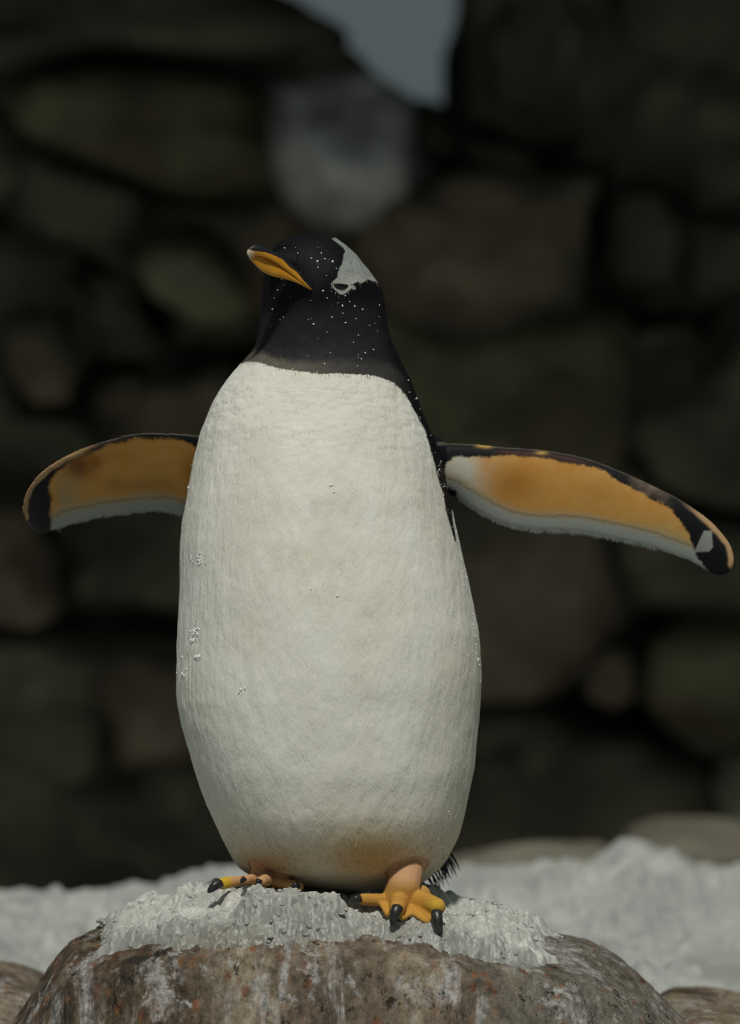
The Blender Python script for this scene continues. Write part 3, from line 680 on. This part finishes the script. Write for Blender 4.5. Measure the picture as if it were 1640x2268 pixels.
# flippers
lightR = [(988,1030),(992,1020),(1004,1014),(1035,1014),(1089,1012),(1153,1010),(1216,1017),(1270,1026),(1315,1035),(1342,1047),(1369,1067),(1405,1085),(1441,1103),(1482,1123),(1509,1155),(1527,1186),(1541,1227),(1570,1268),(1540,1330),(1000,1300),(1003,1110),(1012,1102),(1008,1086),(995,1083),(984,1088)]
lightL = [(520,1010),(435,992),(404,975),(385,973),(329,972),(289,973),(261,980),(239,987),(216,998),(195,1009),(160,1024),(132,1040),(113,1060),(110,1088),(114,1116),(111,1144),(116,1180),(130,1260),(520,1260)]
topR = [(a, b) for a, b, _, _ in WR]; botR = [(c, d) for _, _, c, d in WR]; topL = [(a, b) for a, b, _, _ in WL]; botL = [(c, d) for _, _, c, d in WL]
nw = fbm(V*np.array((70, 70, 90)), 4, 13)
def wing_cols(sel, bot, top, light, spots, warm, left):
    qq = q[sel]; k = len(qq); db = seg_dist(qq, bot); dt = seg_dist(qq, top); x_ = qq[:, 0]; nn = nw[sel]
    c = np.tile(np.array((.53, .255, .055)), (k, 1))
    c = lerp(c, (.56, .32, .10), np.clip(0.5+nn, 0, 1)*0.7)
    for (sx, sy, rx, ry, col, f) in spots:
        c = lerp(c, col, np.clip(np.exp(-(((x_-sx)/rx)**2+((qq[:, 1]-sy)/ry)**2))*f*(1+0.5*nn), 0, 1))
    wdt = 30 if not left else 27
    wb_ = wdt+4*nn
    c = lerp(c, (.40, .33, .20), sstep(wdt+26, wdt+4, db+8*nn)*0.75)
    c = lerp(c, (.20, .19, .15), np.exp(-((db-wb_-4)/3.2)**2)*0.75)
    c = lerp(c, (.30, .325, .30) if left else (.34, .365, .34), sstep(wb_+5, wb_-7, db))  # left hem toned down, mild shade of that flipper painted in
    d = np.tile(black*1.5, (k, 1))
    # brown mottling of the leading edge, ochre rim towards the tip
    if left:
        rim = sstep(230, 160, x_); brn = sstep(230, 190, x_)*sstep(125, 165, x_)
        d = lerp(d, (.20, .105, .035), brn*np.clip(.75+nn, 0, 1))
        d = lerp(d, (.05, .035, .03), sstep(300, 240, x_)*sstep(180, 220, x_)*0.8)
    else:
        rim = sstep(1500, 1560, x_); d = lerp(d, (.16, .115, .085), sstep(1385, 1420, x_)*sstep(1500, 1460, x_)*np.clip(.6+1.2*nn, 0, 1))
        d = lerp(d, (.075, .03, .022), sstep(1080, 1130, x_)*sstep(1330, 1280, x_)*sstep(4, 10, dt)*.6)
    wr_ = 11+5*rim
    d = lerp(d, (.42, .27, .14), np.clip(sstep(wr_, wr_-7, dt+4*nn)*rim, 0, 1))
    d = lerp(d, (.13, .12, .09), sstep(5.5, 2.0, dt)*(1-rim)*0.7)
    if left: d = lerp(d, (.44, .30, .12), np.exp(-(((x_-155)/25)**2+((qq[:, 1]-1003)/9)**2)))
    else:
        for sx, sy in ((1067, 987), (1200, 1003), (1080, 989)): d = lerp(d, (.45, .30, .08), np.exp(-(((x_-sx)/12)**2+((qq[:, 1]-sy)/4)**2)))
        tri = sdf(qq, [(1538,1223),(1560,1175),(1578,1176),(1580,1212),(1572,1222)]); d = lerp(d, (.28, .29, .28), sstep(-1, 1.5, tri)*0.9)  # sunlit shine by the tip, painted in as a pale grey triangle
    return c, d, sdf(qq, light)
for sel, bot, top, lg, sp, left in (
    (isR, botR, topR, lightR, [(1140,1070,60,40,(.36,.15,.025),.85),(1010,1060,55,75,(.56,.54,.44),1.3),(1330,1090,50,30,(.42,.22,.06),.4),(1480,1180,60,30,(.46,.33,.12),.7)], False),
    (isL, botL, topL, lightL, [(250,1010,50,18,(.44,.23,.05),.8),(345,1080,40,30,(.38,.19,.04),.7),(425,1040,22,30,(.33,.14,.02),.8),(175,1035,34,26,(.20,.08,.02),1.2),(210,1022,16,14,(.30,.11,.02),.9),(300,1075,70,14,(.34,.20,.07),.7),(255,1075,20,22,(.33,.17,.04),.6),(150,1100,30,50,(.36,.27,.13),.9)], True)):
    c, d, ml = wing_cols(sel, bot, top, lg, sp, None, left)
    y_m = (.055 if left else .022); bk = N[sel, 1] > .35
    cl_[sel] = c; cd_[sel] = d; m[sel] = np.where(bk, -20, (ml+5*nw[sel]+3*fbm(V[sel]*400, 2, 19))*(.30 if left else .45)); jit[sel] = 0.25; fea[sel] = 0.35
# feet
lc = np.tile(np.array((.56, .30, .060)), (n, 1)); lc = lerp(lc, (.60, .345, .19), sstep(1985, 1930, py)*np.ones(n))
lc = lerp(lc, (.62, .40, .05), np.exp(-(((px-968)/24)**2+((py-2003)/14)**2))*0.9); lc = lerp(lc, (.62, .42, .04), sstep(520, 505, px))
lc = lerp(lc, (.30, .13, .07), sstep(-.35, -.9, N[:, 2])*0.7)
cr = np.abs(np.sin(py*0.42+px*0.05))**8*sstep(1975, 1990, py)*sstep(2000, 1993, py); lc = lerp(lc, (.40, .19, .05), cr*0.7)
ft = sstep(0.004, -0.002, legd)*0+isleg
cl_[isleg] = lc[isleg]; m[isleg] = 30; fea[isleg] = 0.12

# gentle relief of the plumage
fz = np.where(isleg | isR | isL, 0.0, 1.0)
low = fbm(V*np.array((38, 38, 22)), 3, 15); mid_ = fbm(V*np.array((130, 130, 60)), 3, 17)
V2 = V+N*(fz*(0.0013*low+0.0006*mid_))[:, None]
# ruffles across the upper chest, feather rows down the left flank
V2 += N*((0.00085*fbm(V*np.array((75, 75, 230)), 3, 23)*sstep(1080, 900, py)*sstep(820, 860, py)*fz*front))[:, None]
V2 += N*((0.0007*fbm(V*np.array((240, 240, 22)), 3, 24)*sstep(620, 430, px)*sstep(950, 1050, py)*fz))[:, None]
# feathered hem along the trailing edges
bm_.vertices.foreach_set('co', (V2+pinv).astype(np.float32).ravel())
def put_attr(name, arr, typ):
    a = bm_.attributes.new(name, typ, 'POINT')
    if typ == 'FLOAT': a.data.foreach_set('value', arr.astype(np.float32))
    else: a.data.foreach_set('color', np.concatenate((arr, np.ones((len(arr), 1))), 1).astype(np.float32).ravel())
put_attr('m', m, 'FLOAT'); put_attr('jitter', jit, 'FLOAT'); put_attr('feather', fea, 'FLOAT')
put_attr('col_dark', np.clip(cd_, 0, 1), 'FLOAT_COLOR'); put_attr('col_light', np.clip(cl_, 0, 1), 'FLOAT_COLOR')
bm_.materials.clear(); bm_.materials.append(M_plumage)
bm_.polygons.foreach_set('use_smooth', np.ones(len(bm_.polygons), bool)); bm_.update()
body = bpy.data.objects.new('body', bm_); sc.collection.objects.link(body); body.parent = pen

def child(name, V, F, mat, attrs=None, label=None):
    o = mesh_obj(name, np.asarray(V)+pinv, F, mat, pen)
    for k, v in (attrs or {}).items():
        a = o.data.attributes.new(k, 'FLOAT', 'POINT'); a.data.foreach_set('value', np.asarray(v, np.float32))
    if label: o['label'] = label
    return o
# --- bill: two mandibles lofted along their profiles; sections run from upper to lower profile
def mandible(name, prof, half_w, label, upper):
    prof = np.array(prof, float); n = len(prof); s = np.linspace(0, 1, n); ss = np.linspace(0, 1, 40)
    Pi = np.stack([np.interp(ss, s, prof[:, k]) for k in range(5)], 1)
    for _ in range(2): Pi[1:-1] = (Pi[:-2]+2*Pi[1:-1]+Pi[2:])/4
    R = []; ns = 24; a = np.linspace(0, 2*math.pi, ns, endpoint=False); mm = []; tip = []
    for k, (tx, ty, bx, by, yy) in enumerate(Pi):
        u = ss[k]; T = P(tx, ty, yy); Bt = P(bx, by, yy); c = (T+Bt)/2; h = (T-Bt)/2
        hw = np.interp(u, [0, .5, .9, 1], half_w)
        ax = np.array((.42, .90, 0.0))   # sideways axis of the bill
        r = c+np.sign(np.cos(a))[:, None]*(np.abs(np.cos(a))**.85)[:, None]*h+np.sin(a)[:, None]*(-ax)*hw
        R.append(r)
        for i in range(ns):
            frac = (1-math.cos(a[i]))/2    # 0 on top
            if upper:
                ppx, ppy = proj(r[i:i+1])[0]
                mm.append(ppy-np.interp(ppx, [547, 563, 587, 608, 627, 641, 659, 670, 690], [551, 556, 558.5, 566, 575, 591, 603, 619, 640]))
            else: mm.append(8.0)
            ppx, ppy = proj(r[i:i+1])[0]
            tip.append(float(np.clip(1-(math.hypot(ppx-549, ppy-562)-7)/11, 0, 1)))
    V_, F_ = loft(R); return child(name, V_, F_, M_beak, {'m': mm, 'tip': tip}, label)
mandible('upper_mandible', [(696,636,692,642,-.064),(674,615,672,628,-.066),(652,591,650,611,-.070),(628,571,629,594,-.075),(604,557,606,579,-.081),(585,545,587,570,-.086),(570,541,572,566,-.089),(560,543,562,568,-.091),(552,549,554,570,-.092),(548,557,550,566,-.092)],
         [.0065, .0065, .0042, .0025], 'black-topped orange upper half of the bill', True)
mandible('lower_mandible', [(694,636,690,643,-.064),(672,622,668,631,-.066),(650,606,648,623,-.069),(628,590,630,618,-.073),(606,576,600,611,-.077),(587,567,580,601,-.081),(573,562,567,588,-.085),(562,562,557,577,-.087),(555,563,552,571,-.088)],
         [.0055, .0058, .0040, .0022], 'orange lower half of the bill', False)

# --- eye: a dark glossy lens set in the white lids (and its twin on the hidden side)
from mathutils.bvhtree import BVHTree
bvh = BVHTree.FromPolygons([tuple(v) for v in V2], [tuple(p.vertices) for p in bm_.polygons])
def surf(px_, py_):
    o_ = Vector((0, -DC, ZC)); d_ = (Vector(P(px_, py_, 0))-o_).normalized()
    loc, nrm, _, _ = bvh.ray_cast(o_, d_); return (np.array(loc), np.array(nrm)) if loc else (None, None)
def eye(pts, mirror=False):
    S = [surf(*p) for p in pts]; ring0 = np.array([a for a, _ in S]); nr = np.array([b for _, b in S]).mean(0); c = ring0.mean(0)
    R = []
    for k, hgt in ((1.06, -.0012), (1.0, .0004), (.8, .0012), (.5, .0018), (.15, .0021)): R.append(c+(ring0-c)*k+nr*hgt)
    if mirror:
        R = [np.stack((2*0+r[:, 0]*1.0-0.0, 2*Yc_[60]-r[:, 1]+.0, r[:, 2]), 1) for r in R]
    V_, F_ = loft(R); child('eye', V_, F_, M_eye)
ep = []
for k in range(24):
    a = 2*math.pi*k/24; ex, ey = math.cos(a), math.sin(a)
    ep.append((755.5+16.2*ex, 630.0+(11.5*ey if ey > 0 else 1.6*ey)+1.4*ex))
eye(ep); 

# --- claws
def claw(p0, p1, r, sag=.003):
    p0, p1 = np.asarray(p0), np.asarray(p1); ax = p1-p0; ax /= np.linalg.norm(ax)
    u = np.cross(ax, (0, 1, 0.01)); u /= np.linalg.norm(u); v = np.cross(ax, u); R = []
    a = np.linspace(0, 2*math.pi, 14, endpoint=False)
    for k in range(12):
        t = k/11; rad = r*(math.sqrt(min(1, t*8+.15)))*(1-t**2.2)**.6+.0004
        c = p0+(p1-p0)*t+np.array((0, -1, .5))*sag*math.sin(math.pi*t)
        R.append(c+rad*(np.cos(a)[:, None]*u+np.sin(a)[:, None]*v*0.8))
    V_, F_ = loft(R); return child('claw', V_, F_, M_claw)
claw(PF(884,2004,-.118), PF(867,2050,-.126), .0060)
claw(PF(965,2014,-.116), PF(976,2074,-.126), .0058)
claw(PF(801,1990,-.086), PF(777,1998,-.092), .0045)
claw(PF(492,1953,-.069), PF(460,1977,-.078), .0052)
claw(PF(544,1945,-.073), PF(533,1957,-.077), .0028)
claw(PF(576,1949,-.084), PF(570,1962,-.088), .0035)
claw(PF(664,1960,-.072), PF(645,1968,-.076), .0034)

# --- tail: stiff black plumes brushing the snow behind the right foot
for k in range(34):
    f = k/33; b0 = P(935+55*f+random.uniform(-5, 5), 1885+30*(1-f)+random.uniform(-8, 8), .075+random.uniform(-.02, .03))
    e0 = P(955+52*f+random.uniform(-8, 8), 1972-38*f+random.uniform(-12, 14), .085+random.uniform(-.02, .05))
    ax = e0-b0; u = np.cross(ax, (0, 1, 0)); u /= np.linalg.norm(u); wd = random.uniform(.0006, .0015); R = []
    for t in (0, .25, .5, .75, 1):
        ww = wd*(1-t**1.6)+.00025; c = b0+ax*t+np.array((.004*math.sin(t*2), 0, .002*t))
        R.append(np.array([c+u*ww, c+np.array((0, .5, .1))*ww*.5, c-u*ww, c-np.array((0, .5, .1))*ww*.5]))
    V_, F_ = loft(R); child('tail_feather', V_, F_, M_tail)

# --- loose plumage: short barbs lying on the coat, fringe on flanks and flipper hems, drawn from the body surface
def barbs(name, idxs, ln, wd, lift, down, mat, spread=.35):
    k = len(idxs); b = V2[idxs]; nn = N[idxs].astype(float); d = np.tile(np.array(down, float), (k, 1)) if np.ndim(down) == 1 else down
    d = d+rng.normal(0, spread, (k, 3)); d -= nn*(d*nn).sum(1)[:, None]; d /= np.linalg.norm(d, axis=1)[:, None]+1e-9
    s = np.cross(nn, d); L = (ln*rng.uniform(.6, 1.4, k))[:, None]; Wd = (wd*rng.uniform(.7, 1.3, k))[:, None]
    p0 = b-nn*.0004; p1 = b+d*L*.55+nn*lift*L*.6
    V_ = np.stack((p0-s*Wd*.6, p0+s*Wd*.6, p1+s*Wd, b+d*L+nn*lift*L, p1-s*Wd), 1).reshape(-1, 3)
    F_ = (np.array([(0, 1, 2), (0, 2, 4), (4, 2, 3)])[None]+5*np.arange(k)[:, None, None]).reshape(-1, 3)
    o = np_mesh(name, V_+pinv, F_, mat, False, pen)
    for nm, arr in (('m', m[idxs]), ('jitter', jit[idxs]*0), ('feather', fea[idxs]*0)):
        a = o.data.attributes.new(nm, 'FLOAT', 'POINT'); a.data.foreach_set('value', np.repeat(arr, 5).astype(np.float32))
    for nm, arr in (('col_dark', cd_[idxs]), ('col_light', cl_[idxs]*rng.uniform(.88, 1.06, (k, 1)))):
        a = o.data.attributes.new(nm, 'FLOAT_COLOR', 'POINT'); a.data.foreach_set('color', np.repeat(np.concatenate((np.clip(arr, 0, 1), np.ones((k, 1))), 1), 5, 0).astype(np.float32).ravel())
    o['kind'] = 'stuff'; return o
coat = np.where(~isR & ~isL & ~isleg & (V[:, 1] < .08))[0]
barbs('coat_feathers', rng.choice(coat, 26000), .0055, .00028, .05, (0, 0, -1), M_plumage, .12)
hem = np.where((N[:, 1] < -.2) & (m > 0) & ((isR & (seg_dist(q, botR[2:12]) < 7)) | (isL & (seg_dist(q, botL[2:12]) < 6))))[0]
barbs('hem_feathers', rng.choice(hem, 2600), .0055, .0004, .03, (.30, 0, -1), M_plumage, .2)
lowf = np.where(~isleg & (inbody < 1.3) & (rng.random(n) < sstep(1780, 1950, py)))[0]
barbs('belly_fringe', rng.choice(lowf, 5000), .0070, .0003, .14, (.05, 0, -1), M_plumage, .15)

# --- flecks of ice and meltwater on head, nape and flanks
C = []; Rr = []
def fleck(px_, py_, r):
    s, nn = surf(px_, py_)
    if s is not None: C.append(s+nn*r*.3); Rr.append(r)
for _ in range(60):
    fleck(random.uniform(590, 850), random.uniform(530, 830), random.uniform(.00035, .0010))
for fx, fy_, r in ((704,578,.0016),(720,574,.0022),(737,580,.0017),(703,580,.0012),(655,549,.001),(660,561,.001),(705,592,.0014),(745,595,.0013),(695,718,.0018),(759,677,.0014),(765,655,.001),(786,678,.0012),(716,644,.0013),(690,572,.0011),(712,561,.0014),(819,721,.0011),(760,694,.0012)): fleck(fx, fy_, r*.8)
for _ in range(60):
    yv = random.uniform(840, 1500); fleck(tab(R_, yv)-random.uniform(1, 14), yv, random.uniform(.0004, .0010))
for _ in range(40):
    yv = random.uniform(1300, 1900); fleck(tab(R_, yv)-random.uniform(2, 60), yv, random.uniform(.0004, .0009))
for fx, fy_ in ((425,1030),(418,1080),(404,1170),(486,862),(502,836),(505,890),(392,1490),(404,1455),(409,1497),(740,1090),(747,1320),(690,1305),(733,1075),(1059,1461)): fleck(fx, fy_, random.uniform(.0010, .0018))
for cx_, cy_, kk in ((437,1236,12),(432,1400,22),(440,1455,10),(408,1495,6),(450,1240,8),(535,1530,5),(428,1415,12)):
    for _ in range(kk): fleck(cx_+random.gauss(0, 7), cy_+random.gauss(0, 7), random.uniform(.0006, .0016))
Vk, Fk = crumbs(np.array(C), np.array(Rr), 1.0)
fl = np_mesh('ice_flecks', Vk+pinv, Fk, M_fleck, True, pen); fl['kind'] = 'stuff'
